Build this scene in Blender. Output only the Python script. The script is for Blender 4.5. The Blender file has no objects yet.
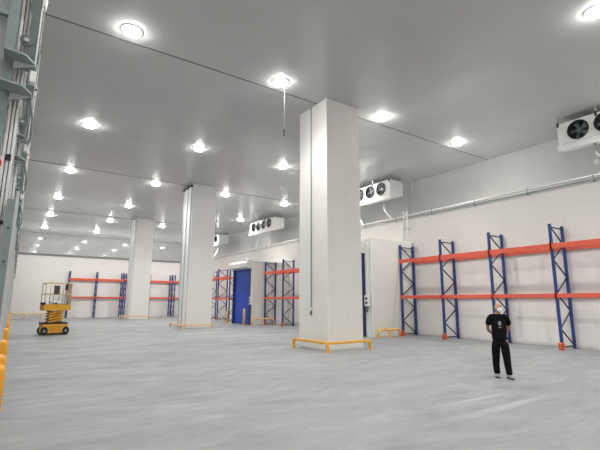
import bpy, bmesh, math, random
from mathutils import Vector, Matrix
random.seed(7)
S = bpy.context.scene
COL = S.collection
PI = math.pi

# ------------------------------------------------------------------ render look
S.view_settings.view_transform = 'Standard'
S.view_settings.look = 'None'
S.view_settings.exposure = 1.72
S.view_settings.gamma = 1.0
S.view_settings.use_curve_mapping = False

# ------------------------------------------------------------------ materials
def nmat(name, col, rough=.5, metal=0., var=.04, scale=3., bump=0., bscale=20., rvar=0., spec=None, coat=0.):
    m = bpy.data.materials.new(name); m.use_nodes = True
    nt = m.node_tree; N = nt.nodes; L = nt.links
    b = N['Principled BSDF']
    tc = N.new('ShaderNodeTexCoord')
    no = N.new('ShaderNodeTexNoise'); no.inputs['Scale'].default_value = scale; no.inputs['Detail'].default_value = 5
    L.new(tc.outputs['Object'], no.inputs['Vector'])
    cr = N.new('ShaderNodeValToRGB')
    a = [max(0, c*(1-var)) for c in col]; z = [min(1, c*(1+var)) for c in col]
    cr.color_ramp.elements[0].position = .3; cr.color_ramp.elements[1].position = .7
    cr.color_ramp.elements[0].color = (*a, 1); cr.color_ramp.elements[1].color = (*z, 1)
    L.new(no.outputs['Fac'], cr.inputs['Fac']); L.new(cr.outputs['Color'], b.inputs['Base Color'])
    b.inputs['Roughness'].default_value = rough; b.inputs['Metallic'].default_value = metal
    if spec is not None: b.inputs['Specular IOR Level'].default_value = spec
    if coat: b.inputs['Coat Weight'].default_value = coat
    if rvar:
        mr = N.new('ShaderNodeMapRange'); mr.inputs['To Min'].default_value = rough-rvar; mr.inputs['To Max'].default_value = rough+rvar
        L.new(no.outputs['Fac'], mr.inputs['Value']); L.new(mr.outputs['Result'], b.inputs['Roughness'])
    if bump:
        n2 = N.new('ShaderNodeTexNoise'); n2.inputs['Scale'].default_value = bscale; n2.inputs['Detail'].default_value = 4
        L.new(tc.outputs['Object'], n2.inputs['Vector'])
        bp = N.new('ShaderNodeBump'); bp.inputs['Strength'].default_value = bump; bp.inputs['Distance'].default_value = .02
        L.new(n2.outputs['Fac'], bp.inputs['Height']); L.new(bp.outputs['Normal'], b.inputs['Normal'])
    return m

def emat(name, col, s):
    m = bpy.data.materials.new(name); m.use_nodes = True
    nt = m.node_tree; b = nt.nodes['Principled BSDF']
    b.inputs['Base Color'].default_value = (*col, 1)
    b.inputs['Emission Color'].default_value = (*col, 1); b.inputs['Emission Strength'].default_value = s
    return m

def floor_mat():
    m = bpy.data.materials.new('concrete_floor_paint'); m.use_nodes = True
    nt = m.node_tree; N = nt.nodes; L = nt.links; b = N['Principled BSDF']
    tc = N.new('ShaderNodeTexCoord')
    mp = N.new('ShaderNodeMapping'); mp.inputs['Rotation'].default_value = (0, 0, math.radians(35)); mp.inputs['Scale'].default_value = (.35, .8, 1)
    L.new(tc.outputs['Object'], mp.inputs['Vector'])
    n1 = N.new('ShaderNodeTexNoise'); n1.inputs['Scale'].default_value = .8; n1.inputs['Detail'].default_value = 8; n1.inputs['Roughness'].default_value = .62; n1.inputs['Distortion'].default_value = 1.4
    L.new(mp.outputs['Vector'], n1.inputs['Vector'])
    mp2 = N.new('ShaderNodeMapping'); mp2.inputs['Rotation'].default_value = (0, 0, math.radians(-28)); mp2.inputs['Scale'].default_value = (.5, 1.25, 1)
    L.new(tc.outputs['Object'], mp2.inputs['Vector'])
    n2 = N.new('ShaderNodeTexNoise'); n2.inputs['Scale'].default_value = 1.9; n2.inputs['Detail'].default_value = 9; n2.inputs['Roughness'].default_value = .7; n2.inputs['Distortion'].default_value = .8
    L.new(mp2.outputs['Vector'], n2.inputs['Vector'])
    mx = N.new('ShaderNodeMath'); mx.operation = 'ADD'; L.new(n1.outputs['Fac'], mx.inputs[0]); L.new(n2.outputs['Fac'], mx.inputs[1])
    cr = N.new('ShaderNodeValToRGB'); e = cr.color_ramp.elements
    e[0].position = .72; e[0].color = (.205, .218, .226, 1); e[1].position = 1.3; e[1].color = (.41, .417, .42, 1)
    k = cr.color_ramp.elements.new(1.0); k.color = (.30, .311, .317, 1)
    # ramp works on 0..1: halve the sum
    hv = N.new('ShaderNodeMath'); hv.operation = 'MULTIPLY'; hv.inputs[1].default_value = .5
    e[0].position = .38; k.position = .5; cr.color_ramp.elements[-1].position = .63
    L.new(mx.outputs[0], hv.inputs[0]); L.new(hv.outputs[0], cr.inputs['Fac']); 
    # pale tyre scuffs running diagonally, only in places
    mp3 = N.new('ShaderNodeMapping'); mp3.inputs['Rotation'].default_value = (0, 0, math.radians(-72)); mp3.inputs['Scale'].default_value = (.07, 2.6, 1)
    L.new(tc.outputs['Object'], mp3.inputs['Vector'])
    n3 = N.new('ShaderNodeTexNoise'); n3.inputs['Scale'].default_value = 1.5; n3.inputs['Detail'].default_value = 3; n3.inputs['Distortion'].default_value = .5
    L.new(mp3.outputs['Vector'], n3.inputs['Vector'])
    r3 = N.new('ShaderNodeMapRange'); r3.inputs['From Min'].default_value = .60; r3.inputs['From Max'].default_value = .68; L.new(n3.outputs['Fac'], r3.inputs['Value'])
    n4 = N.new('ShaderNodeTexNoise'); n4.inputs['Scale'].default_value = .16; L.new(tc.outputs['Object'], n4.inputs['Vector'])
    r4 = N.new('ShaderNodeMapRange'); r4.inputs['From Min'].default_value = .48; r4.inputs['From Max'].default_value = .62; L.new(n4.outputs['Fac'], r4.inputs['Value'])
    m4 = N.new('ShaderNodeMath'); m4.operation = 'MULTIPLY'; L.new(r3.outputs[0], m4.inputs[0]); L.new(r4.outputs[0], m4.inputs[1])
    m5 = N.new('ShaderNodeMath'); m5.operation = 'MULTIPLY'; L.new(m4.outputs[0], m5.inputs[0]); m5.inputs[1].default_value = .55
    mc = N.new('ShaderNodeMix'); mc.data_type = 'RGBA'; L.new(m5.outputs[0], mc.inputs[0]); L.new(cr.outputs['Color'], mc.inputs[6]); mc.inputs[7].default_value = (.46, .465, .465, 1)
    L.new(mc.outputs[2], b.inputs['Base Color'])
    mr = N.new('ShaderNodeMapRange'); mr.inputs['From Min'].default_value = .35; mr.inputs['From Max'].default_value = .65
    mr.inputs['To Min'].default_value = .62; mr.inputs['To Max'].default_value = .42
    L.new(hv.outputs[0], mr.inputs['Value']); L.new(mr.outputs['Result'], b.inputs['Roughness'])
    b.inputs['Specular IOR Level'].default_value = .35
    bp = N.new('ShaderNodeBump'); bp.inputs['Strength'].default_value = .08; bp.inputs['Distance'].default_value = .01
    L.new(n2.outputs['Fac'], bp.inputs['Height']); L.new(bp.outputs['Normal'], b.inputs['Normal'])
    return m

def panel_mat(name, col, rough, pitch_h, pitch_v, seam=.86, fine=0., spec=.5, wob=.3):
    """cold-store panel: faint seams every pitch_h metres along the wall and pitch_v metres in height."""
    m = bpy.data.materials.new(name); m.use_nodes = True
    nt = m.node_tree; N = nt.nodes; L = nt.links; b = N['Principled BSDF']
    tc = N.new('ShaderNodeTexCoord'); sp = N.new('ShaderNodeSeparateXYZ'); L.new(tc.outputs['Object'], sp.inputs[0])
    su = N.new('ShaderNodeMath'); su.operation = 'ADD'; L.new(sp.outputs['X'], su.inputs[0]); L.new(sp.outputs['Y'], su.inputs[1])
    def seamf(sock, pitch, w):
        d = N.new('ShaderNodeMath'); d.operation = 'DIVIDE'; L.new(sock, d.inputs[0]); d.inputs[1].default_value = pitch
        f = N.new('ShaderNodeMath'); f.operation = 'FRACT'; L.new(d.outputs[0], f.inputs[0])
        l = N.new('ShaderNodeMath'); l.operation = 'LESS_THAN'; L.new(f.outputs[0], l.inputs[0]); l.inputs[1].default_value = w/pitch
        return l.outputs[0]
    outs = []
    if pitch_h: outs.append(seamf(su.outputs[0], pitch_h, .02))
    if pitch_v: outs.append(seamf(sp.outputs['Z'], pitch_v, .02))
    f = None
    for o in outs:
        if f is None: f = o
        else:
            q = N.new('ShaderNodeMath'); q.operation = 'MAXIMUM'; L.new(f, q.inputs[0]); L.new(o, q.inputs[1]); f = q.outputs[0]
    no = N.new('ShaderNodeTexNoise'); no.inputs['Scale'].default_value = .7; no.inputs['Detail'].default_value = 4
    L.new(tc.outputs['Object'], no.inputs['Vector'])
    cr = N.new('ShaderNodeValToRGB'); cr.color_ramp.elements[0].position = .3; cr.color_ramp.elements[1].position = .7
    cr.color_ramp.elements[0].color = (*[c*.965 for c in col], 1); cr.color_ramp.elements[1].color = (*[min(1, c*1.02) for c in col], 1)
    L.new(no.outputs['Fac'], cr.inputs['Fac'])
    last = cr.outputs['Color']
    if f is not None:
        mx = N.new('ShaderNodeMix'); mx.data_type = 'RGBA'; L.new(f, mx.inputs[0]); L.new(last, mx.inputs[6]); mx.inputs[7].default_value = (*[c*seam for c in col], 1)
        last = mx.outputs[2]
    L.new(last, b.inputs['Base Color'])
    b.inputs['Roughness'].default_value = rough; b.inputs['Specular IOR Level'].default_value = spec
    # faint micro ribs of the sheet and slow waviness
    h = None
    if fine:
        d = N.new('ShaderNodeMath'); d.operation = 'MULTIPLY'; L.new(su.outputs[0], d.inputs[0]); d.inputs[1].default_value = 2*PI/fine
        s = N.new('ShaderNodeMath'); s.operation = 'SINE'; L.new(d.outputs[0], s.inputs[0]); h = s.outputs[0]
        bp = N.new('ShaderNodeBump'); bp.inputs['Strength'].default_value = .12; bp.inputs['Distance'].default_value = .01
        L.new(h, bp.inputs['Height']); L.new(bp.outputs['Normal'], b.inputs['Normal'])
    elif wob:
        n3 = N.new('ShaderNodeTexNoise'); n3.inputs['Scale'].default_value = .9; n3.inputs['Detail'].default_value = 2
        L.new(tc.outputs['Object'], n3.inputs['Vector'])
        bp = N.new('ShaderNodeBump'); bp.inputs['Strength'].default_value = wob; bp.inputs['Distance'].default_value = .03
        L.new(n3.outputs['Fac'], bp.inputs['Height']); L.new(bp.outputs['Normal'], b.inputs['Normal'])
    return m

M = dict(
    floor=floor_mat(),
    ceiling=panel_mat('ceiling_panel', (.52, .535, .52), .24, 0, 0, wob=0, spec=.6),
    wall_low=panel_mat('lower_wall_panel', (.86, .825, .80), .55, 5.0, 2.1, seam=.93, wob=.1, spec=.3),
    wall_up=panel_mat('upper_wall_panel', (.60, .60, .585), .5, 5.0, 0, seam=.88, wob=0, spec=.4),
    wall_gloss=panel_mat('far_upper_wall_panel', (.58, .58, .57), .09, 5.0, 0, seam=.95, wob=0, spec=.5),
    column=panel_mat('column_panel', (.79, .78, .745), .32, .9, 0, seam=.9, fine=.06),
    vest=panel_mat('vestibule_panel', (.68, .665, .63), .45, 1.0, 0, seam=.92),
    seam=nmat('dark_joint', (.16, .16, .16), .6),
    white=nmat('white_enamel', (.80, .80, .78), .35),
    offwhite=nmat('aged_white_steel', (.66, .66, .64), .4),
    pipe=nmat('white_pipe', (.74, .73, .71), .35),
    galv=nmat('galvanised_steel', (.47, .50, .50), .38, .55, var=.12, scale=12),
    greygreen=nmat('grey_green_steel', (.13, .165, .165), .45, .3, var=.12, scale=5),
    greymid=nmat('mid_grey_steel', (.25, .30, .305), .42, .3, var=.1, scale=6),
    lightgrey=nmat('light_grey_sheet', (.55, .57, .57), .4, .2, var=.06),
    dark=nmat('dark_plastic', (.02, .021, .025), .35),
    black=nmat('black_rubber', (.012, .012, .013), .7),
    blue=nmat('rack_blue', (.018, .048, .20), .4, var=.1),
    navy=nmat('brace_navy', (.012, .018, .05), .45),
    orange=nmat('beam_orange', (.76, .125, .07), .45, var=.06),
    footred=nmat('foot_guard_orange', (.72, .12, .045), .5),
    curtain=nmat('door_curtain_blue', (.012, .055, .40), .5, var=.08, bump=.15, bscale=3),
    navyframe=nmat('door_frame_navy', (.012, .025, .11), .4),
    yellow=nmat('safety_yellow', (.80, .42, .06), .4, var=.08),
    deepyellow=nmat('deep_safety_yellow', (.74, .33, .012), .42, var=.08),
    paleyellow=nmat('pale_guard_yellow', (.78, .52, .25), .5, var=.06),
    lift=nmat('lift_yellow', (.68, .33, .02), .45, var=.12, scale=8),
    liftrail=nmat('lift_rail_beige', (.72, .55, .32), .45, var=.1),
    grease=nmat('scissor_grime', (.28, .13, .01), .6, var=.3, scale=14),
    red=nmat('red_plastic', (.6, .03, .03), .4),
    skin=nmat('skin', (.50, .27, .19), .5, var=.06, scale=20),
    shirt=nmat('black_cotton', (.008, .008, .010), .9, var=.2, spec=.1, bump=.3, bscale=14),
    trousers=nmat('black_trousers', (.007, .007, .009), .9, var=.2, spec=.1, bump=.3, bscale=12),
    shoe=nmat('grey_shoe', (.22, .22, .21), .6),
    mask=nmat('white_mask', (.85, .85, .84), .8),
    print=nmat('shirt_print', (.32, .32, .32), .8),
    lamp=emat('lamp_diffuser', (1.0, .985, .96), 36.0),
)

# ------------------------------------------------------------------ mesh helpers
class MB:
    def __init__(s): s.bm = bmesh.new()
    def box(s, x0, x1, y0, y1, z0, z1, bev=0.):
        r = bmesh.ops.create_cube(s.bm, size=1, matrix=Matrix.Translation(((x0+x1)/2, (y0+y1)/2, (z0+z1)/2)) @ Matrix.Diagonal((abs(x1-x0), abs(y1-y0), abs(z1-z0), 1)))
        if bev:
            es = list({e for v in r['verts'] for e in v.link_edges})
            bmesh.ops.bevel(s.bm, geom=es, offset=bev, segments=2, affect='EDGES', profile=.6)
        return s
    def bar(s, a, b, w, h, bev=0.):
        """rectangular bar between two points: w across, h along the most vertical cross direction."""
        a = Vector(a); b = Vector(b); d = b-a; L = d.length; d.normalize()
        up = Vector((0, 0, 1)) if abs(d.z) < .95 else Vector((0, 1, 0))
        x = d.cross(up).normalized(); y = x.cross(d).normalized()
        m = Matrix((x, y, d)).transposed().to_4x4(); m.translation = (a+b)/2
        r = bmesh.ops.create_cube(s.bm, size=1, matrix=m @ Matrix.Diagonal((w, h, L, 1)))
        if bev:
            es = list({e for v in r['verts'] for e in v.link_edges})
            bmesh.ops.bevel(s.bm, geom=es, offset=bev, segments=1, affect='EDGES')
        return s
    def cyl(s, a, b, r, r2=None, seg=16):
        a = Vector(a); b = Vector(b); d = b-a; L = d.length
        m = d.to_track_quat('Z', 'Y').to_matrix().to_4x4(); m.translation = (a+b)/2
        bmesh.ops.create_cone(s.bm, cap_ends=True, segments=seg, radius1=r, radius2=r if r2 is None else r2, depth=L, matrix=m)
        return s
    def tube(s, pts, r, seg=10, closed=False):
        pts = [Vector(p) for p in pts]; n = len(pts); rings = []
        for i, p in enumerate(pts):
            if closed: t = pts[(i+1) % n]-pts[i-1]
            else: t = pts[min(i+1, n-1)]-pts[max(i-1, 0)]
            t.normalize(); up = Vector((0, 0, 1)) if abs(t.z) < .98 else Vector((1, 0, 0))
            x = t.cross(up).normalized(); y = x.cross(t)
            rings.append([s.bm.verts.new(p+(x*math.cos(k*2*PI/seg)+y*math.sin(k*2*PI/seg))*r) for k in range(seg)])
        for i in range(n if closed else n-1):
            A = rings[i]; B = rings[(i+1) % n]
            for k in range(seg): s.bm.faces.new((A[k], A[(k+1) % seg], B[(k+1) % seg], B[k]))
        if not closed:
            s.bm.faces.new(rings[0][::-1]); s.bm.faces.new(rings[-1])
        return s
    def ring(s, c, ax, r0, r1, t, seg=32):
        """flat annulus with thickness t; ax = unit axis."""
        c = Vector(c); q = Vector(ax).to_track_quat('Z', 'Y').to_matrix()
        vs = []
        for k in range(seg):
            a = k*2*PI/seg; d = Vector((math.cos(a), math.sin(a), 0))
            vs.append([s.bm.verts.new(c+q @ (d*r+Vector((0, 0, z)))) for r, z in ((r0, -t/2), (r1, -t/2), (r1, t/2), (r0, t/2))])
        for k in range(seg):
            A = vs[k]; B = vs[(k+1) % seg]
            for j in range(4): s.bm.faces.new((A[j], A[(j+1) % 4], B[(j+1) % 4], B[j]))
        return s
    def prism(s, poly, ax, t0, t1):
        """poly of 2-D points extruded along axis 'x','y','z' from t0 to t1."""
        def P(u, v, t): return {'x': (t, u, v), 'y': (u, t, v), 'z': (u, v, t)}[ax]
        A = [s.bm.verts.new(P(u, v, t0)) for u, v in poly]; B = [s.bm.verts.new(P(u, v, t1)) for u, v in poly]
        n = len(poly); s.bm.faces.new(A[::-1]); s.bm.faces.new(B)
        for i in range(n): s.bm.faces.new((A[i], A[(i+1) % n], B[(i+1) % n], B[i]))
        return s
    def lathe(s, prof, c=(0, 0, 0), ax=(0, 0, 1), seg=24, sx=1, sy=1):
        c = Vector(c); q = Vector(ax).to_track_quat('Z', 'Y').to_matrix(); rings = []
        for r, z in prof:
            if r < 1e-5: rings.append([s.bm.verts.new(c+q @ Vector((0, 0, z)))])
            else: rings.append([s.bm.verts.new(c+q @ Vector((r*sx*math.cos(k*2*PI/seg), r*sy*math.sin(k*2*PI/seg), z))) for k in range(seg)])
        for A, B in zip(rings, rings[1:]):
            for k in range(seg):
                f = []
                for v in (A[k % len(A)], A[(k+1) % seg % len(A)], B[(k+1) % seg % len(B)], B[k % len(B)]):
                    if v not in f: f.append(v)
                if len(f) > 2: s.bm.faces.new(f)
        return s
    def build(s, name, mat, parent=None, smooth=False, kind=None):
        bmesh.ops.recalc_face_normals(s.bm, faces=s.bm.faces)
        me = bpy.data.meshes.new(name); s.bm.to_mesh(me); s.bm.free()
        for x in (mat if isinstance(mat, (list, tuple)) else [mat]): me.materials.append(x)
        if smooth:
            for p in me.polygons: p.use_smooth = True
        o = bpy.data.objects.new(name, me); COL.objects.link(o)
        if parent: o.parent = parent
        if kind: o['kind'] = kind
        return o

def tag(o, label, cat, group=None):
    o['label'] = label; o['category'] = cat
    if group: o['group'] = group
    return o
def thing(name, label, cat, loc=(0, 0, 0), rz=0, group=None):
    o = bpy.data.objects.new(name, None); COL.objects.link(o); o.location = loc; o.rotation_euler = (0, 0, rz)
    o.empty_display_size = .2
    return tag(o, label, cat, group)
def copy_tree(o, parent=None):
    c = o.copy(); COL.objects.link(c); c.parent = parent
    for ch in list(o.children): copy_tree(ch, c)
    return c
ORD = ['first', 'second', 'third', 'fourth', 'fifth', 'sixth', 'seventh', 'eighth', 'ninth', 'tenth', 'eleventh', 'twelfth']

# ------------------------------------------------------------------ room dimensions (metres)
H = 9.44            # ceiling
WX, WU = 17.54, 20.95    # right wall: lower face, recessed upper face
FY, FU = 48.27, 56.87    # far wall: lower face, recessed upper face
LX = -1.25          # left wall
BY = -8.0           # wall behind the camera
LEDGE = 6.22

MB().box(LX-.3, WU+.3, BY-.3, FU+.3, -.3, 0).build('floor', M['floor'], kind='structure')
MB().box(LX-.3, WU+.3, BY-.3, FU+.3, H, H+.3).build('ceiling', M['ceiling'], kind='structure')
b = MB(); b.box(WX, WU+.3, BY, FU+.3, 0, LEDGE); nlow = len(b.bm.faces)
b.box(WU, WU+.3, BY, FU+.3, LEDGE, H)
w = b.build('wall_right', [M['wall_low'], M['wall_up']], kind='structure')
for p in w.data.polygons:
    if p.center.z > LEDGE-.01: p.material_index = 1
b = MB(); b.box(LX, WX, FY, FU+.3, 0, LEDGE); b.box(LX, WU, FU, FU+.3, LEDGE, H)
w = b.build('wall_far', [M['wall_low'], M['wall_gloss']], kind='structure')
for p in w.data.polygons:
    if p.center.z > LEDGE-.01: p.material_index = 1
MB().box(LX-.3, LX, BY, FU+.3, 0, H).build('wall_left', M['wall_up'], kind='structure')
MB().box(LX, WX, BY-.3, BY, 0, H).build('wall_back', M['wall_low'], kind='structure')
# ceiling joints above each row of columns
for i, y in enumerate((12.47, 27.06, 41.96)):
    MB().box(LX, WU, y-.026, y+.026, H-.010, H+.01).build('trim_%d' % (i+1), M['seam'], kind='structure')
# dark flashing under the far ledge, pale one on the right ledge
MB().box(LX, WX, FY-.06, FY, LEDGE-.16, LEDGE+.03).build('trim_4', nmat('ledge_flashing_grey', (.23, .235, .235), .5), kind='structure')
MB().box(WX-.03, WX, BY, FY-.06, LEDGE-.12, LEDGE+.02).build('trim_5', M['offwhite'], kind='structure')

# ------------------------------------------------------------------ ceiling lamps
LXS = (2.06, 7.16, 12.26, 17.41)
LY0, LD = 11.86, 8.037
def make_lamp():
    t = thing('ceiling_lamp', '', 'lamp')
    b = MB(); b.lathe([(0, 0), (.31, 0), (.31, -.02), (.27, -.035), (.25, -.035), (.25, -.02), (0, -.02)], seg=28)
    b.build('lamp_housing', M['white'], t, smooth=False)
    b = MB(); b.lathe([(.248, -.025), (.24, -.06), (.205, -.095), (.14, -.12), (.07, -.13), (0, -.132)], seg=28)
    b.build('lamp_diffuser', M['lamp'], t, smooth=True)
    ld = bpy.data.lights.new('lamp_beam', 'SPOT'); ld.energy = 215; ld.color = (1, .985, .955)
    ld.spot_size = math.radians(146); ld.spot_blend = .95; ld.shadow_soft_size = .16
    lo = bpy.data.objects.new('lamp_beam', ld); COL.objects.link(lo); lo.parent = t; lo.location = (0, 0, -.30)
    return t
lamp0 = make_lamp(); first = True
colname = ('nearest the dock doors', 'second from the dock doors', 'third from the dock doors', 'nearest the recessed right wall')
for r in range(-2, 6):
    for c in range(4):
        o = lamp0 if first else copy_tree(lamp0); first = False
        o.location = (LXS[c], LY0+LD*r, H)
        rn = {-2: 'row behind the viewer', -1: 'nearest overhead row', 0: 'row just before the nearest column', 1: 'first row past the nearest column',
              2: 'row just past the middle column', 3: 'row just before the farthest column', 4: 'row just past the farthest column', 5: 'last row before the far wall'}[r]
        tag(o, 'round bright ceiling lamp, %s, %s' % (colname[c], rn), 'lamp', 'round ceiling lamps')
        if r == -2: tag(o, 'round bright ceiling lamp out of view behind the viewer, %s' % colname[c], 'lamp', 'round ceiling lamps')

# ------------------------------------------------------------------ columns with guards
CW, CD = 1.62, 1.80
cols = [(9.25, 11.87, 'nearest and largest of the square white columns, with a thin conduit on its left face', 'nearest'),
        (9.25, 26.40, 'middle one of the three square white columns, with boxed risers up its left face', 'middle'),
        (9.02, 40.95, 'farthest of the three square white columns, small, beside the far racks', 'farthest')]
for i, (x, y, lab, nm) in enumerate(cols):
    t = thing('square_column', lab, 'column', (x, y, 0), 0, 'square white columns')
    MB().box(0, CW, 0, CD, 0, H, bev=.015).build('column_cladding', M['column'], t)
    b = MB()
    for u, v in ((0, 0), (0, CD), (CW, 0)):
        du = .05 if u == 0 else -.05; dv = .05 if v == 0 else -.05
        b.box(min(u-.006*(1 if u == 0 else -1), u+du), max(u-.006*(1 if u == 0 else -1), u+du), v-.006 if v == 0 else v-.05, v+.05 if v == 0 else v+.006, 0.0, H)
    b.build('corner_trim', M['white'], t)
    if i == 0:
        c = MB().cyl((-.03, .98, 1.45), (-.03, .98, H-.02), .022, seg=10).build('conduit', M['greymid'], t)
        MB().box(-.085, -.001, .93, 1.03, 1.32, 1.46, bev=.01).build('junction_box', M['white'], c)
        MB().cyl((-.04, .98, 1.18), (-.04, .98, 1.33), .028, seg=10).build('plug', M['dark'], c)
    else:
        c = MB().box(-.10, 0, .15, .62, .0, H-.22, bev=.012).build('boxed_riser', M['white'], t)
        MB().box(-.10, 0, .90, 1.25, .0, H-.22, bev=.012).build('boxed_riser', M['white'], t)
        MB().cyl((-.07, .76, 0), (-.07, .76, H-.3), .06, seg=12).build('riser_pipe', M['lightgrey'], t)
        MB().cyl((-.07, 1.45, 0), (-.07, 1.45, H-.3), .06, seg=12).build('riser_pipe', M['lightgrey'], t)
        if i == 1: MB().box(-.16, 0, .02, 1.7, H-.22, H-.10, bev=.01).build('riser_cap', M['dark'], t)
    # guard rail round the base
    g = thing('column_guard_rail', '%s yellow guard rail around the foot of the %s column' % ('low', nm), 'guard rail', (x, y, 0), 0, 'column guard rails')
    mat = M['yellow'] if i == 0 else M['paleyellow']
    rh, ca, cb, cc = ((.30, (-.42, CD-.25), (-.42, -.50), (CW-.12, -.50)), (.22, (-.52, CD-.1), (-.52, -.85), (CW-.22, -.85)), (.30, (-.55, CD-.1), (-.55, -.75), (CW+.0, -.75)))[i]
    for a, c2 in ((ca, cb), (cb, cc)):
        MB().bar((*a, rh), (*c2, rh), .09, .09, bev=.012).build('rail', mat, g)
    for a in (ca, cb, cc):
        p = MB().box(a[0]-.045, a[0]+.045, a[1]-.045, a[1]+.045, .012, rh-.03, bev=.008).build('post', mat, g)
        MB().box(a[0]-.09, a[0]+.09, a[1]-.09, a[1]+.09, 0, .014).build('foot_plate', mat, p)

# ------------------------------------------------------------------ pallet racks
RH = 4.59
def rack(name_label, origin, rz, ys, depth, beams_z=(3.74, 1.92), beam_ext=None, foot=True, group='blue and orange pallet racks'):
    """local frame: x = depth (0 front .. depth rear), y = along the rack. ys = frame positions."""
    t = thing('pallet_rack', name_label, 'pallet rack', origin, rz, group)
    NS = 7; z0 = .12; st = (RH-.1-z0)/NS
    for y in ys:
        for x in (.05, depth-.05):
            b = MB(); b.box(x-.05, x+.05, y-.045, y+.045, .01, RH, bev=.008)
            po = b.build('upright_post', M['blue'], t)
            MB().box(x-.075, x+.075, y-.07, y+.07, 0, .012).build('foot_plate', M['blue'], po)
            if x < .1 and foot:
                f = MB().prism([(x-.10, 0), (x-.10, .22), (x-.055, .26), (x-.052, 0)], 'y', y-.075, y+.075)
                f.box(x-.10, x+.03, y-.078, y-.05, 0, .23); f.box(x-.10, x+.03, y+.05, y+.078, 0, .23)
                f.build('foot_guard', M['footred'], po)
        x0, x1 = .09, depth-.09
        for z in (z0-.02, RH-.12):
            MB().bar((x0, y, z), (x1, y, z), .035, .045).build('cross_brace', M['navy'], t)
        rear = True; z = z0
        for k in range(NS):
            a, c = (x1, x0) if rear else (x0, x1)
            MB().bar((a, y, z+.01), (c, y, z+st-.01), .035, .045).build('diagonal_brace', M['navy'], t)
            rear = not rear; z += st
    yy = list(ys)
    spans = [(yy[k], yy[k+1]) for k in range(len(yy)-1)]
    if beam_ext: spans = beam_ext(spans)
    for z, h in ((beams_z[0], .19), (beams_z[1], .15)):
        for (a, c) in spans:
            for x in (-.028, depth+.004-.05):
                lo, hi = min(a, c)+.045, max(a, c)-.045
                bb = MB().box(x, x+.045, lo, hi, z-h/2, z+h/2, bev=.008).build('beam', M['orange'], t)
                for yq in (lo-.075, hi+.005):
                    MB().box(x-.006, x+.02, yq, yq+.07, z-h/2-.06, z+h/2+.05).build('beam_connector', M['orange'], bb)
    return t

ysA = [14.975, 12.495, 10.015, 7.535, 5.055]
rack('long blue and orange pallet rack behind the standing person', (16.418, 0, 0), 0, ysA, 1.057)
ysB = [27.27, 24.80, 22.33, 19.86]
rack('blue and orange pallet rack between the two blue-doored vestibules, beside the nearest column', (15.35, 0, 0), 0, ysB, .97)
ysC = [33.5, 35.97, 38.44, 40.91, 43.38]
rack('blue and orange pallet rack just left of the wide blue roll-up door', (15.35, 0, 0), 0, ysC, .97)
# far wall: rotated so the rack front faces the viewer (local x -> +Y, local y -> -X)
def far_rack(label, xs):
    rack(label, (0, 47.15, 0), PI/2, [-x for x in xs], 1.0, (3.80, 2.0), foot=False)
far_rack('blue and red pallet rack on the far wall behind the yellow lift', (4.50, 6.98, 9.46))
far_rack('blue and red pallet rack on the far wall, partly behind the farthest column', (9.78, 12.26, 14.66))
far_rack('blue and red pallet rack in the far corner, mostly hidden by the middle column', (14.98, 17.1))

# ------------------------------------------------------------------ vestibules with blue doors
# nearer vestibule, edge on beside the nearest column
def build_vest(label, x0, ya, yb, h, jamb, dlabel, num, boxside, hood_out, bollards):
    t = thing('door_vestibule', label, 'vestibule', (x0, ya, 0), 0, 'door vestibules')
    d = WX-.01-x0; L = yb-ya; dh = 4.15
    MB().box(0, d, 0, .14, 0, h, bev=.01).build('side_panel', M['vest'], t)
    MB().box(0, d, L-.14, L, 0, h, bev=.01).build('side_panel', M['vest'], t)
    MB().box(.0, d, .14, L-.14, h-.14, h-.002, bev=.0).build('roof_panel', M['vest'], t)
    f = MB().box(.0, .12, .14, jamb, 0, h-.14); f.box(.0, .12, L-.25, L-.14, 0, h-.14); f.box(.0, .12, jamb, L-.25, dh, h-.14)
    f.build('front_panel', M['white'], t)
    e = MB().box(-.012, .03, -.012, .03, 0, h+.01); e.box(-.012, d, -.012, .03, h-.02, h+.015); e.build('edge_trim', M['white'], t)
    # the door
    dr = bpy.data.objects.new('door_%d' % num, None); COL.objects.link(dr); dr.location = (x0, ya, 0); dr['kind'] = 'structure'
    y0, y1 = jamb, L-.25
    c = MB(); n = 14
    c.box(.03, .05, y0+.06, y1-.06, .05, dh)
    for k in range(1, 5): c.box(.022, .058, y0+.06, y1-.06, dh*k/5-.02, dh*k/5+.02)
    c.build('door_curtain', M['curtain'], dr)
    for a, bb in ((y0-.04, y0+.1), (y1-.1, y1+.04)):
        MB().box(-.10, -.002, a, bb, 0, dh).build('door_frame', M['navyframe'], dr)
    hd = MB(); hx = hood_out
    hd.prism([(-hx, dh+.02), (-hx-.02, dh+.30), (-hx+.12, dh+.52), (-.01, dh+.56), (-.01, dh-.08), (-hx+.2, dh-.08)], 'y', y0-.12, y1+.12)
    hd.build('door_hood', M['offwhite'], dr)
    MB().box(-hx+.05, -.05, y0+.2, y0+.55, dh+.53, dh+.66, bev=.02).build('hood_motor', M['white'], dr)
    # control box with two glands on the jamb and its conduit
    cb = MB().box(-.13, -.003, boxside-.14, boxside+.14, 1.45, 2.0, bev=.02).build('control_box', M['white'], dr)
    g = MB()
    for z in (1.62, 1.83): g.cyl((-.16, boxside, z), (-.12, boxside, z), .06, seg=14)
    g.build('push_button', M['dark'], cb)
    g = MB(); g.tube([(-.08, boxside-.04, 1.47), (-.10, boxside-.07, 1.3), (-.08, boxside+.0, 1.18), (-.06, boxside+.08, 1.25), (-.07, boxside+.06, 1.47)], .022)
    g.build('cable_loop', M['black'], cb)
    MB().box(-.06, -.003, boxside-.05, boxside+.05, 2.0, dh-.02).build('cable_duct', M['white'], dr)
    return t
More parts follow.
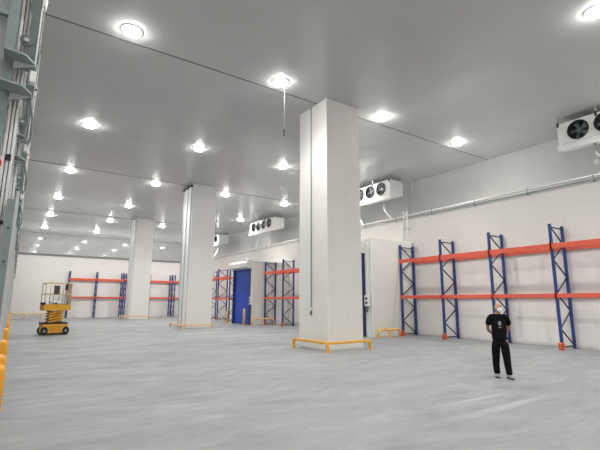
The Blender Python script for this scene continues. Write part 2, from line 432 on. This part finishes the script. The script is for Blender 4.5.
build_vest('tall grey-white door vestibule with a slanting end panel, behind the nearest column', 14.45, 15.06, 19.25, 4.80, .50, '', 1, .27, .40, None)
build_vest('grey-white door vestibule left of the nearest column, around the wide blue door', 14.40, 27.40, 30.75, 4.60, .22, '', 2, .13, .50, None)

def hoop(label, pts_x, y, x0, x1, h, mat, legs=2):
    t = thing('hoop_guard', label, 'guard rail', (x0, y, 0))
    w = x1-x0; r = .05
    pts = [(0, 0, .012), (0, 0, h-.14), (.04, 0, h-.04), (.14, 0, h), (w-.14, 0, h), (w-.04, 0, h-.04), (w, 0, h-.14), (w, 0, .012)]
    MB().tube(pts, r, 10).build('hoop', mat, t, smooth=True)
    MB().cyl((w/2, 0, .01), (w/2, 0, h), r*.9, seg=10).build('leg', mat, t)
    for x in (0, w/2, w):
        MB().box(x-.1, x+.1, -.1, .1, 0, .014).build('foot_plate', mat, t)
    return t
hoop('low yellow tube guard in front of the tall vestibule end panel', None, 14.55, 14.30, 15.75, .37, M['yellow'])
hoop('low pale yellow tube guard right of the wide blue door', None, 26.95, 14.2, 16.0, .45, M['paleyellow'])
def bollard(label, x, y, h=1.1, r=.09, mat=None, group=None):
    t = thing('bollard', label, 'bollard', (x, y, 0), 0, group)
    b = MB(); b.lathe([(0, .012), (r, .012), (r, h-.06), (r*.92, h-.02), (r*.6, h), (0, h)], seg=20); b.build('tube', mat, t, smooth=True)
    MB().box(-.14, .14, -.14, .14, 0, .016).build('foot_plate', mat, t)
    return t
bollard('pale yellow bollard in front of the wide blue door, at its right side', 13.95, 27.75, 1.15, .09, M['paleyellow'])
bollard('pale yellow bollard at the left edge of the wide blue door', 13.95, 30.65, .95, .09, M['paleyellow'])
# low kerb rail along the far wall, left
t = thing('kerb_rail', 'low pale yellow kerb rail along the far wall left of the lift', 'guard rail', (0, 47.55, 0))
for z in (.42,): MB().box(-.4, 3.9, -.05, .05, z-.06, z+.06, bev=.01).build('rail', M['paleyellow'], t)
for x in (-.3, 1.1, 2.4, 3.8): MB().box(x-.05, x+.05, -.049, .049, 0, .37).build('post', M['paleyellow'], t)
MB().box(-.4, 3.9, .06, .16, 0, .28).build('kerb', M['white'], t)

# ------------------------------------------------------------------ evaporator coolers hanging from the ceiling
def cooler():
    L = 4.5; D = 1.15; z0, z1 = 8.05, 9.14
    t = thing('air_cooler', '', 'air cooler')
    h = MB()
    # open-fronted housing: back, top, bottom, ends; front plate is made with round openings below
    h.box(.06, D, 0, L, z1-.04, z1); h.box(.06, D, 0, L, z0+.20, z0+.24)
    h.prism([(.0601, z0+.12), (D, z0+.20), (D, z1), (.0601, z1)], 'y', 0, .04); h.prism([(.0601, z0+.12), (D, z0+.20), (D, z1), (.0601, z1)], 'y', L-.04, L); h.box(D-.05, D, 0, L, z0+.20, z1)
    h.build('housing', M['white'], t)
    # front plate: per fan a square with a round hole
    f = MB(); n = 32; zc = (z0+.16+z1)/2; R = .385
    cy = [.78+.98*k for k in range(4)]
    eds = [0]+[(cy[k]+cy[k+1])/2 for k in range(3)]+[L]
    for k in range(4):
        a, c = eds[k], eds[k+1]; za, zb = z0+.12, z1
        inn, out = [], []
        for j in range(n):
            th = 2*PI*(j+.5)/n; u, v = math.cos(th), math.sin(th)
            inn.append((cy[k]+R*u, zc+R*v))
            tu = ((c if u > 0 else a)-cy[k])/u if abs(u) > 1e-6 else 1e9
            tv = ((zb if v > 0 else za)-zc)/v if abs(v) > 1e-6 else 1e9
            q = min(tu, tv); out.append((cy[k]+q*u, zc+q*v))
        I = [f.bm.verts.new((0, y, z)) for y, z in inn]; O = [f.bm.verts.new((0, y, z)) for y, z in out]
        I2 = [f.bm.verts.new((.06, y, z)) for y, z in inn]; O2 = [f.bm.verts.new((.06, y, z)) for y, z in out]
        for j in range(n):
            m = (j+1) % n
            f.bm.faces.new((I[j], I[m], O[m], O[j])); f.bm.faces.new((I2[j], O2[j], O2[m], I2[m]))
            f.bm.faces.new((I[j], I2[j], I2[m], I[m])); f.bm.faces.new((O[j], O[m], O2[m], O2[j]))
            # corner fill
            if abs(out[j][0]-out[m][0]) > 1e-4 and abs(out[j][1]-out[m][1]) > 1e-4:
                cyy = c if (out[j][0]+out[m][0])/2 > cy[k] else a; czz = zb if (out[j][1]+out[m][1])/2 > zc else za
                q = f.bm.verts.new((0, cyy, czz)); f.bm.faces.new((O[j], O[m], q))
    f.build('front_plate', M['white'], t)
    for k in range(4):
        s = MB(); s.lathe([(R-.003, .0), (R-.003, .42), (0, .42), (0, .40), (R-.03, .40), (R-.03, 0)], c=(.01, cy[k], zc), ax=(1, 0, 0), seg=32)
        fan = s.build('fan_duct', M['dark'], t)
        r = MB().ring((-.02, cy[k], zc), (1, 0, 0), R-.025, R+.02, .04)
        r.build('fan_ring', M['dark'], fan)
        g = MB()
        for rr in (.12, .20, .28): g.ring((-.035, cy[k], zc), (1, 0, 0), rr-.006, rr+.006, .01)
        for a in range(4): 
            th = a*PI/4+.3; g.bar((-.035, cy[k]-R*math.cos(th), zc-R*math.sin(th)), (-.035, cy[k]+R*math.cos(th), zc+R*math.sin(th)), .01, .01)
        g.build('fan_grille', M['dark'], fan)
        bl = MB()
        for a in range(5):
            th = a*2*PI/5; u = Vector((0, math.cos(th), math.sin(th))); v = Vector((0, -math.sin(th), math.cos(th)))
            c0 = Vector((.14, cy[k], zc))
            q = [c0+u*.07-v*.03, c0+u*.33-v*.10+Vector((-.05, 0, 0)), c0+u*.35+v*.10+Vector((.05, 0, 0)), c0+u*.07+v*.05]
            A = [bl.bm.verts.new(p) for p in q]; B = [bl.bm.verts.new(p+Vector((.012, 0, 0))) for p in q]
            bl.bm.faces.new(A); bl.bm.faces.new(B[::-1])
            for j in range(4): bl.bm.faces.new((A[j], A[(j+1) % 4], B[(j+1) % 4], B[j]))
        bl.build('fan_blades', M['greymid'], fan)
        MB().cyl((.05, cy[k], zc), (.24, cy[k], zc), .085, seg=18).build('fan_motor', M['galv'], fan)
    # drip tray
    tr = MB(); tr.prism([(-.06, z0+.14), (-.06, z0-.08), (-.02, z0-.12), (D, z0+.17), (D, z0+.195), (.05, z0+.115), (0, z0+.115)], 'y', -.03, L+.03)
    tr.build('drip_tray', M['white'], t)
    MB().box(-.012, -.001, .12, L-.12, z0+.145, z0+.165).build('tray_joint', M['dark'], t)
    # end casing (pipe bends) and coil fins at the back
    MB().box(D+.001, D+.05, .1, L-.1, z0+.2, z1-.06).build('coil', M['galv'], t)
    for y in (.02, 1.5, 3.0, L-.08):
        for xh in (.02, D-.1): MB().box(xh, xh+.06, y, y+.06, z1, 9.44).build('hanger', M['galv'], t)
        MB().box(-.05, .0, y-.0, y+.07, z1-.13, z1+.06).build('bracket', M['dark'], t)
    # tray drains running to the pipe on the ledge
    for y, dy in ((.9, -1.7), (3.3, -1.7)):
        p = [(.35, y, z0-.0), (.33, y, 7.62), (.22, y-.12, 7.42), (-.0, y-.45, 7.15), (-.85, y+dy, 6.42), (-.98, y+dy-.05, 6.36)]
        MB().tube(p, .045, 10).build('drain_pipe', M['pipe'], t, smooth=True)
    return t
ck = cooler()
for i, (y, lab) in enumerate(((3.25, 'white four-fan ceiling air cooler cut off by the right edge of the picture'),
        (17.45, 'white ceiling air cooler showing beside the nearest column, right of it'),
        (31.55, 'white ceiling air cooler with four dark fans in full view, left of the nearest column'),
        (43.60, 'small distant white ceiling air cooler next to the middle column'))):
    o = ck if i == 0 else copy_tree(ck)
    o.location = (18.5, y, 0); tag(o, lab, 'air cooler', 'ceiling air coolers')

# ------------------------------------------------------------------ pipes along the right ledge and vertical risers
t = thing('drain_pipe_run', 'pair of long white pipes clamped along the ledge of the right wall', 'pipe', (0, 0, 0))
MB().cyl((17.46, BY+.1, 6.34), (17.46, FY-.1, 6.31), .045, seg=12).build('upper_pipe', M['pipe'], t, smooth=True)
MB().cyl((17.46, BY+.1, 6.21), (17.46, 17.0, 6.21), .028, seg=12).build('lower_pipe', M['galv'], t, smooth=True)
y = -6.0
while y < 47:
    k = MB().box(17.375, WX-.031, y-.02, y+.02, 6.10, 6.13); k.box(17.375, 17.39, y-.02, y+.02, 6.10, 6.41); k.build('pipe_clamp', M['greymid'], t); y += 2.45
for k, (y, yu, r) in enumerate(((15.40, 18.25, .045), (15.17, 17.75, .035))):
    t = thing('riser_pipe', ('left' if k == 0 else 'right')+' one of the two thin vertical pipes on the right wall above the tall vestibule', 'pipe', (17.28, y, 0), 0, 'vertical riser pipes')
    MB().cyl((0, 0, 4.82), (0, 0, 6.56), r, seg=12).build('lower_pipe', M['offwhite'], t, smooth=False)
    MB().cyl((r, r*.8, 6.56), (3.55-r, yu-y-r*.8, 6.56), r, seg=12).build('crossover_pipe', M['offwhite'], t, smooth=False)
    MB().cyl((3.55, yu-y, 6.5), (3.55, yu-y, H), r, seg=12).build('upper_pipe', M['offwhite'], t, smooth=False)
    c = MB().ring((0, 0, 5.6), (0, 0, 1), r, r+.015, .05, 16); c.box(.045, .25, -.015, .015, 5.58, 5.62)
    c.build('pipe_clamp', M['galv'], t)
# camera-like box on a bracket under the right cooler
t = thing('wall_bracket', 'small white box on a bracket beneath the nearest air cooler', 'bracket', (20.95, 7.15, 7.75))
MB().box(-.35, 0, -.04, .04, -.03, .03).build('arm', M['offwhite'], t)
MB().box(-.55, -.33, -.1, .1, -.12, .08, bev=.02).build('box', M['white'], t)
# hanging sensors
def sensor(label, x, y, z):
    t = thing('hanging_sensor', label, 'sensor', (x, y, H), 0, 'hanging sensors')
    MB().cyl((0, 0, z-H+.2), (0, 0, 0), .004, seg=6).build('cable', M['greymid'], t)
    MB().cyl((0, 0, z-H), (0, 0, z-H+.24), .022, seg=10).build('probe', M['dark'], t)
sensor('thin dark sensor probe hanging on a cable left of the nearest column', 7.36, 11.9, 7.43)
sensor('thin dark sensor probe hanging on a cable near the far wall, above the lift', 2.0, 46.0, 7.35)

# ------------------------------------------------------------------ dock doors along the left wall
def dock_door(num, y0, y1):
    r = bpy.data.objects.new('door_%d' % num, None); COL.objects.link(r); r.location = (0, y0, 0); r['kind'] = 'structure'
    W = y1-y0
    b = MB(); n = 8; ph = 4.3/n
    for k in range(n): b.box(-.86, -.80, .08, W-.08, .02+k*ph, (k+1)*ph-.01, bev=.008)
    b.build('door_panel', M['lightgrey'], r)
    for y in (0, W):
        po = MB().box(-.42, -.31, y-.05, y+.06, .0, 8.8).build('support_post', M['greymid'], r)
        MB().box(-.75, -.42, y-.04, y+.04, 5.2, 5.28).build('stay_arm', M['greymid'], po)
        MB().box(-.60, -.425, y+.12, y+.14, 4.7, 7.6).build('side_sheet', M['lightgrey'], r)
        for a, c in ((-.295, -.262), (-.25, -.222), (-.212, -.185)):
            MB().box(a, c, y+.10, y+.16, 1.0, 8.6, bev=.006).build('track_rib', M['white'], r)
        tr = MB().box(-.30, -.17, y+.165, y+.18, 1.0, 8.6).build('lift_track', M['lightgrey'], r)
        # front angle with punched edge: dark above the bracket, paler below
        an = MB().prism([(-.175, 4.62), (-.085, 4.62), (-.085, 8.7), (-.175, 8.7), (-.175, 6.6), (-.20, 6.55), (-.20, 6.3), (-.175, 6.25), (-.175, 5.75), (-.205, 5.68), (-.205, 5.45), (-.175, 5.38)], 'y', y+.02, y+.035)
        an.box(-.097, -.085, y+.035, y+.12, 4.62, 8.7); an.build('track_angle', M['greygreen'], r)
        MB().box(-.084, -.066, y+.015, y+.06, 4.62, 8.7).build('edge_strip', M['white'], r)
        lo = MB().box(-.175, -.095, y-.03, y+.09, .0, 2.85); lo.build('lower_post', M['greymid'], r)
        MB().box(-.094, -.062, y-.035, y+.05, .0, 2.95).build('edge_strip', M['lightgrey'], r)
        hm = MB()
        for z in (1.3, 1.7, 2.1, 2.5): hm.cyl((-.13, y-.036, z), (-.13, y-.029, z), .012, seg=8)
        hm.build('bolt_row', M['dark'], r, kind='stuff')
        # paired bracket plates with turned lips
        for z, q in ((4.58, .0), (4.18, .06)):
            br = MB().prism([(-.40, y-.36), (-.17, y-.30), (-.075, y-.12), (-.06, y+.12), (-.40, y+.12)], 'z', z, z+.02)
            br = br.build('bracket', M['greymid'], r)
            MB().prism([(-.30, z-.10), (-.065, z), (-.065, z+.02), (-.30, z+.02)], 'y', y-.10+q, y-.085+q).build('gusset', M['lightgrey'], br)
        MB().box(-.12, -.05, y-.12, y+.0, 4.35, 4.5, bev=.012).build('bracket_block', M['white'], r)
        dr = MB().cyl((-.20, y+.0, 4.95), (-.20, y+.015, 4.95), .075, seg=20).build('cable_drum', M['greygreen'], r)
        MB().cyl((-.20, y-.02, 4.95), (-.20, y+.0, 4.95), .03, seg=12).build('drum_hub', M['galv'], dr)
        w2 = MB().ring((-.075, y+.30, 4.95), (1, 0, 0), .06, .13, .05, 20).build('cable_wheel', M['greymid'], r)
        lb = MB().prism([(-.075, 5.50), (-.035, 5.52), (-.025, 5.66), (-.045, 5.74), (-.075, 5.74)], 'y', y+.0, y+.12).build('limit_switch', M['white'], r)
        MB().cyl((-.05, y-.012, 5.64), (-.05, y+.0, 5.64), .018, seg=12).build('switch_roller', M['dark'], lb)
        MB().box(-.26, -.20, y+.09, y+.099, 3.35, 3.43).build('stop_block', M['dark'], r)
        MB().box(-.25, -.19, y+.09, y+.099, 2.55, 2.60).build('stop_block', M['dark'], r)
        # looped cable hanging off the bracket
        MB().tube([(-.08, y+.05, 4.18), (-.03, y+.12, 3.95), (-.02, y+.16, 3.75), (-.05, y+.20, 3.6), (-.09, y+.16, 3.72), (-.08, y+.12, 3.95), (-.10, y+.1, 4.12)], .016, 8).build('cable_loop', M['greymid'], r)
    sh = MB().cyl((-.28, -.1, 8.3), (-.28, W+.3, 8.3), .03, seg=12).build('spring_shaft', M['galv'], r)
    MB().box(-.62, -.5, .1, W-.1, 4.45, 4.6).build('header_beam', M['greygreen'], r)
    return r
dy = 6.0; n = 3; ylist = []
while dy < 45:
    dock_door(n, dy, dy+3.0); ylist += [dy, dy+3.0]; n += 1; dy += 7.4
t = thing('warning_lamp', 'small red lamp on the nearest dock door post', 'warning lamp', (-.345, 5.94, 3.25))
MB().cyl((0, 0, 0), (0, -.06, 0), .07, seg=16).build('lens', M['red'], t); MB().box(-.08, .08, -.0, .009, -.09, .09).build('back_plate', M['white'], t)
for k, y in enumerate((5.6, 6.55, 8.9, 12.6, 16.6, 20.4, 24.2, 28.0, 31.6)):
    bollard('yellow bollard guarding the dock doors, %s from the viewer' % ORD[k], -.10, y-.12, 1.0, .12, M['deepyellow'], 'dock door bollards')

# ------------------------------------------------------------------ scissor lift
lf = thing('scissor_lift', 'yellow scissor lift with a raised railed platform near the far left', 'scissor lift', (1.84, 24.7, 0), math.radians(8))
lf.scale = (.76, 1, 1.0)
c = MB().box(-.74, .74, -.42, .42, .09, .52, bev=.03).build('chassis', M['lift'], lf)
MB().box(-.34, .30, -.435, -.42, .22, .46, bev=.0).build('chassis_door', nmat('lift_panel_amber', (.60, .27, .015), .5), c)
MB().box(-.72, .72, -.40, .40, .05, .088, bev=.01).build('skirt', M['dark'], c)
MB().box(-.70, .70, -.40, .40, .52, .60, bev=.01).build('deck_cover', M['black'], c)
MB().box(-.78, -.74, -.36, .36, .50, .62).build('bumper', M['dark'], c)
for sx in (-1, 1):
    for sy in (-1, 1):
        w_ = MB(); w_.cyl((sx*.62, sy*.37, .20), (sx*.62, sy*.45, .20), .20, seg=24)
        w_ = w_.build('wheel', M['black'], lf)
        MB().cyl((sx*.62, sy*.45, .20), (sx*.62, sy*.46, .20), .07, seg=16).build('hub', M['greymid'], w_)
# scissor stack, nearly folded
zs = .60; nst = 4; sh = .132
for k in range(nst):
    za = zs+k*sh+.02; zb = za+sh
    for sy in (-1, 1):
        yy = sy*(.34 if k % 2 else .31)
        MB().bar((-.42, yy, za), (.42, yy, zb), .04, .075).build('scissor_arm', M['lift'], lf)
        MB().bar((-.42, yy-sy*.05, zb), (.42, yy-sy*.05, za), .04, .075).build('scissor_arm', M['grease'], lf)
    MB().cyl((0, -.36, (za+zb)/2), (0, .36, (za+zb)/2), .03, seg=10).build('pivot_pin', M['grease'], lf)
MB().bar((-.25, 0, .62), (.2, 0, 1.1), .1, .1).build('lift_cylinder', M['dark'], lf)
pz = zs+nst*sh+.05
pf = MB().box(-.80, .80, -.42, .42, pz, pz+.30, bev=.015).build('platform', M['lift'], lf)
MB().box(-.79, .79, -.41, .41, pz+.30, pz+.31).build('platform_floor', M['greygreen'], pf)
rt = pz+1.37
def railing(pts, nm='guard_rail'):
    MB().tube(pts, .026, 8).build(nm, M['liftrail'], lf, smooth=True)
for sy in (-1, 1):
    railing([(-.76, sy*.39, pz+.3), (-.76, sy*.39, rt-.06), (-.70, sy*.39, rt), (.70, sy*.39, rt), (.76, sy*.39, rt-.06), (.76, sy*.39, pz+.3)])
    railing([(-.76, sy*.39, pz+.80), (.76, sy*.39, pz+.80)], 'mid_rail')
    for x in (-.28, .26): railing([(x, sy*.39, pz+.3), (x, sy*.39, rt)], 'rail_post')
for sx in (-1, 1):
    railing([(sx*.76, -.39, rt-.05), (sx*.76, .39, rt-.05)], 'end_rail'); railing([(sx*.76, -.39, pz+.80), (sx*.76, .39, pz+.80)], 'end_rail')
MB().box(.72, .75, -.36, .36, pz+.32, rt-.06).build('gate', M['liftrail'], lf)
MB().box(-.30, .02, -.47, -.40, pz+.80, pz+1.22, bev=.01).build('document_box', nmat('grey_brown_box', (.07, .055, .05), .5), lf)
k = MB().box(.34, .50, -.50, -.38, rt-.36, rt-.08, bev=.02).build('control_panel', M['dark'], lf)
MB().cyl((.42, -.46, rt-.08), (.42, -.46, rt+.02), .02, seg=8).build('joystick', M['black'], k)
MB().tube([(.42, -.42, rt-.36), (.40, -.43, rt-.7), (.36, -.42, pz+.32)], .015, 6).build('control_cable', M['black'], k)
MB().box(-.98, -.70, -.46, -.30, pz+.28, pz+.40, bev=.03).build('side_motor', M['black'], lf)
b = MB(); b.box(-.42, -.12, -.36, -.1, pz+.31, pz+.48, bev=.04); b.box(.0, .34, -.34, -.05, pz+.31, pz+.44, bev=.05)
b = b.build('material_bag', M['white'], lf)
MB().box(-.2, -.02, -.39, -.3, pz+.31, pz+.38, bev=.02).build('dark_strap', M['dark'], b)

# ------------------------------------------------------------------ person
PX, PY = 9.30, 5.58
pr_ = thing('person', 'person in black T-shirt and black trousers, mask on chin, hands behind back, looking up', 'person', (PX, PY, 0), math.radians(-57+180+180+8))
# local frame: +Y backwards?  facing is local -Y (towards the viewer), x to the viewer's right
def skin(name, verts, edges, mat, parent, lvl=2, root=0):
    me = bpy.data.meshes.new(name); me.from_pydata([v[0] for v in verts], edges, []); me.materials.append(mat)
    o = bpy.data.objects.new(name, me); COL.objects.link(o); o.parent = parent
    md = o.modifiers.new('Skin', 'SKIN'); md.use_smooth_shade = True
    sv = me.skin_vertices[0] if me.skin_vertices else None
    if sv is None:
        bm = bmesh.new(); bm.from_mesh(me); bm.verts.layers.skin.verify(); bm.to_mesh(me); bm.free(); sv = me.skin_vertices[0]
    for i, v in enumerate(verts):
        r = v[1]; sv.data[i].radius = (r, r) if not isinstance(r, tuple) else r
        sv.data[i].use_root = (i == root)
    s = o.modifiers.new('Sub', 'SUBSURF'); s.levels = lvl; s.render_levels = lvl
    for p in me.polygons: p.use_smooth = True
    return o
HT = 1.66
def sh(s):  # arm chain, s = side sign: shoulder, elbow out/back, wrist behind the back
    return [((s*.175, .0, 1.345), .052), ((s*.215, .04, 1.22), .043), ((s*.225, .10, 1.07), .040), ((s*.19, .15, 1.0), .037), ((s*.11, .185, .94), .030), ((s*.06, .195, .90), .025), ((s*.02, .20, .88), (.030, .018))]
V = []; E = []
def add(p, r, to=None):
    V.append((p, r)); i = len(V)-1
    if to is not None: E.append((to, i))
    return i
pel = add((0, 0, .90), (.125, .09)); w1 = add((0, -.005, 1.03), (.115, .085), pel); ch = add((0, .0, 1.20), (.13, .095), w1); sc = add((0, .01, 1.33), (.10, .07), ch)
nk = add((0, .012, 1.40), .052, sc); nk2 = add((.0, .0, 1.455), .05, nk)
for s in (-1, 1):
    last = sc
    for p, r in sh(s): last = add(p, r, last)
for s in (-1, 1):
    last = add((s*.085, 0, .84), .085, pel)
    fy = -.10 if s > 0 else .04; fx = .125 if s > 0 else .10
    for p, r in (((s*.095, fy*.15, .68), .075), ((s*.10, fy*.4-.015, .47), .055), ((s*.105, fy*.7, .30), .052), ((s*(fx-.005), fy, .11), .036), ((s*fx, fy-.01, .07), .036)):
        last = add(p, r, last)
body = skin('body', V, E, M['skin'], pr_)
# head: shaped ellipsoid with nose, brow, chin, tilted back and to the viewer's right
def head():
    bm = bmesh.new(); bmesh.ops.create_uvsphere(bm, u_segments=28, v_segments=20, radius=1)
    for v in bm.verts:
        x, y, z = v.co
        X, Y, Z = x*.076, y*.096, z*.118
        if z < 0: X *= 1-.28*(-z)**1.5; Y *= 1-.12*(-z); Y -= .012*(-z)
        if y < -.5 and abs(x) < .22 and -.35 < z < .12: Y -= .020*(1-abs(x)/.22)*(1-abs(z+.2)/.32 if z < -.05 else .35)       # nose
        if y < -.5 and .1 < z < .3: Y -= .005                                  # brow
        if y < -.5 and .14 < abs(x) < .5 and -.12 < z < .1: Y += .007           # eye sockets
        v.co = (X, Y, Z)
    return bm
hb = MB(); hb.bm.free(); hb.bm = head()
ho = hb.build('head', M['skin'], pr_, smooth=True)
ho.location = (.015, -.012, 1.535); ho.rotation_euler = (math.radians(-24), math.radians(12), math.radians(22))
for s in (-1, 1):
    MB().lathe([(0, -.008), (.018, -.006), (.024, .0), (.018, .008), (.008, .004), (0, .004)], c=(s*.074, .008, .0), ax=(s, .25, 0), seg=14, sy=1.5).build('ear', M['skin'], ho, smooth=True)
    e = MB(); e.lathe([(0, -.006), (.009, -.003), (.011, 0), (.009, .003), (0, .006)], c=(s*.028, -.086, .006), ax=(0, -1, 0), seg=12).build('eye', M['dark'], ho, smooth=True)
    MB().bar((s*.014, -.094, .027), (s*.044, -.084, .029), .006, .006).build('eyebrow', M['dark'], ho)
MB().bar((-.022, -.083, -.062), (.022, -.083, -.062), .008, .008, bev=.002).build('mouth', nmat('lip', (.32, .12, .1), .5), ho)
# close-cropped hair cap
bm = bmesh.new(); bmesh.ops.create_uvsphere(bm, u_segments=28, v_segments=18, radius=1)
bmesh.ops.delete(bm, geom=[v for v in bm.verts if v.co.z < .05 + (.62 if v.co.y < -.1 else 0)*min(1, max(0, (-v.co.y-.1)*2.2)) or (v.co.z < .2 and v.co.y < 0)], context='VERTS')
for v in bm.verts: v.co = (v.co.x*.0785, v.co.y*.0985, v.co.z*.1195)
hh = MB(); hh.bm.free(); hh.bm = bm
hh.build('hair', nmat('cropped_grey_hair', (.30, .20, .16), .8), ho, smooth=True)
# white mask over the mouth and chin
bm = bmesh.new(); bmesh.ops.create_uvsphere(bm, u_segments=28, v_segments=24, radius=1)
bmesh.ops.delete(bm, geom=[v for v in bm.verts if v.co.z > -.32 or v.co.z < -.97 or v.co.y > -.08], context='VERTS')
for v in bm.verts:
    x, y, z = v.co; v.co = (x*.078*(1-.2*(-z)**1.5), y*.108-.012*(-z), z*.122)
r = bmesh.ops.solidify(bm, geom=bm.faces[:], thickness=-.003)
mk = MB(); mk.bm.free(); mk.bm = bm
mk = mk.build('face_mask', M['mask'], ho, smooth=True)
for s in (-1, 1): MB().tube([(s*.055, -.07, -.05), (s*.078, -.02, -.02), (s*.083, .012, .0)], .0018, 6).build('ear_loop', M['mask'], mk)
# T-shirt: skinned torso with short sleeves
V = []; E = []
a = add((0, .0, .74), (.178, .130)); a1 = add((0, 0, .90), (.176, .135), a); b_ = add((0, -.005, 1.08), (.178, .137), a1); c_ = add((0, .0, 1.22), (.185, .137), b_); d_ = add((0, .008, 1.335), (.140, .092), c_); d_ = add((0, .01, 1.37), (.095, .075), d_); e_ = add((0, .012, 1.392), (.066, .066), d_)
for s in (-1, 1):
    q = add((s*.155, .0, 1.335), .085, d_); q = add((s*.200, .03, 1.23), .074, q); q = add((s*.220, .06, 1.13), .070, q)
skin('t_shirt', V, E, M['shirt'], pr_)
pb = MB()
pts = []
for k in range(10):
    th = k*2*PI/10; r = .05*(1 if k % 2 else .62); pts.append((r*math.cos(th)*.8, r*math.sin(th)*1.25))
pb.prism([(u, v+1.19) for u, v in pts], 'y', -.142, -.136)
pb.prism([(-.03, 1.09), (.035, 1.10), (.035, 1.115), (-.03, 1.108)], 'y', -.142, -.136)
pb.build('chest_print', M['print'], pr_)
# trousers
V = []; E = []
a = add((0, 0, .90), (.132, .10)); b_ = add((0, 0, .80), (.140, .105), a)
for s in (-1, 1):
    fy = -.10 if s > 0 else .04; fx = .125 if s > 0 else .10
    last = b_
    for p, r in (((s*.08, 0, .74), .115), ((s*.098, fy*.15, .62), .105), ((s*.105, fy*.4-.015, .46), .090), ((s*.112, fy*.7, .28), .080), ((s*(fx-.0), fy, .10), .072), ((s*fx, fy, .07), .072)): last = add(p, r, last)
skin('trousers', V, E, M['trousers'], pr_)
# hands clasped behind: palm with five bent fingers each
for s in (-1, 1):
    V = []; E = []
    pm = add((s*.02, .195, .873), (.030, .016)); pm2 = add((-s*.025, .2, .862), (.034, .014), pm)
    for k, (dz, ln) in enumerate(((.026, .055), (.010, .062), (-.008, .056), (-.024, .045))):
        f0 = add((-s*.045, .205, .862+dz), .009, pm2); f1 = add((-s*(.045+ln*.55), .215+.006*k, .856+dz), .0085, f0); add((-s*(.045+ln*.8), .190, .848+dz), .0075, f1)
    th = add((s*.0, .205, .905), .010, pm); add((-s*.03, .215, .92), .009, th)
    skin('hand', V, E, M['skin'], pr_, lvl=1)
for s in (-1, 1):
    fy = -.10 if s > 0 else .04; fx = .125 if s > 0 else .10
    V = []; E = []
    a = add((s*fx, fy+.035, .052), (.042, .048)); b_ = add((s*(fx+.008), fy-.05, .045), (.046, .040), a); c_ = add((s*(fx+.022), fy-.145, .034), (.044, .030), b_); add((s*(fx+.028), fy-.175, .030), (.030, .022), c_)
    so = skin('shoe', V, E, M['shoe'], pr_)
    MB().prism([(s*fx-.045, fy+.085), (s*fx+.045, fy+.085), (s*(fx+.008)+.052, fy-.05), (s*(fx+.022)+.048, fy-.15), (s*(fx+.028), fy-.195), (s*(fx+.022)-.048, fy-.15), (s*(fx+.008)-.05, fy-.05)], 'z', 0, .022).build('sole', M['dark'], so)

# ------------------------------------------------------------------ world + camera
w = bpy.data.worlds.new('World'); S.world = w; w.use_nodes = True
w.node_tree.nodes['Background'].inputs['Color'].default_value = (.5, .5, .5, 1)
w.node_tree.nodes['Background'].inputs['Strength'].default_value = .05
cd = bpy.data.cameras.new('camera'); cam = bpy.data.objects.new('camera', cd); COL.objects.link(cam)
R3 = [[0.8274853400207606, -0.5614702716129097, 0.004375630886113009], [-0.10538853577809511, -0.1476559719302634, 0.9834078352748051], [0.5515081763467113, 0.8142167082836451, 0.1813556819470238]]
rx, up, fw = [Vector(v) for v in R3]
m = Matrix((rx, up, -fw)).transposed().to_4x4(); m.translation = (0, 0, 1.65); cam.matrix_world = m
cd.sensor_fit = 'HORIZONTAL'; cd.sensor_width = 36; cd.lens = 417.26/600*36; cd.clip_start = .05; cd.clip_end = 300
S.camera = cam
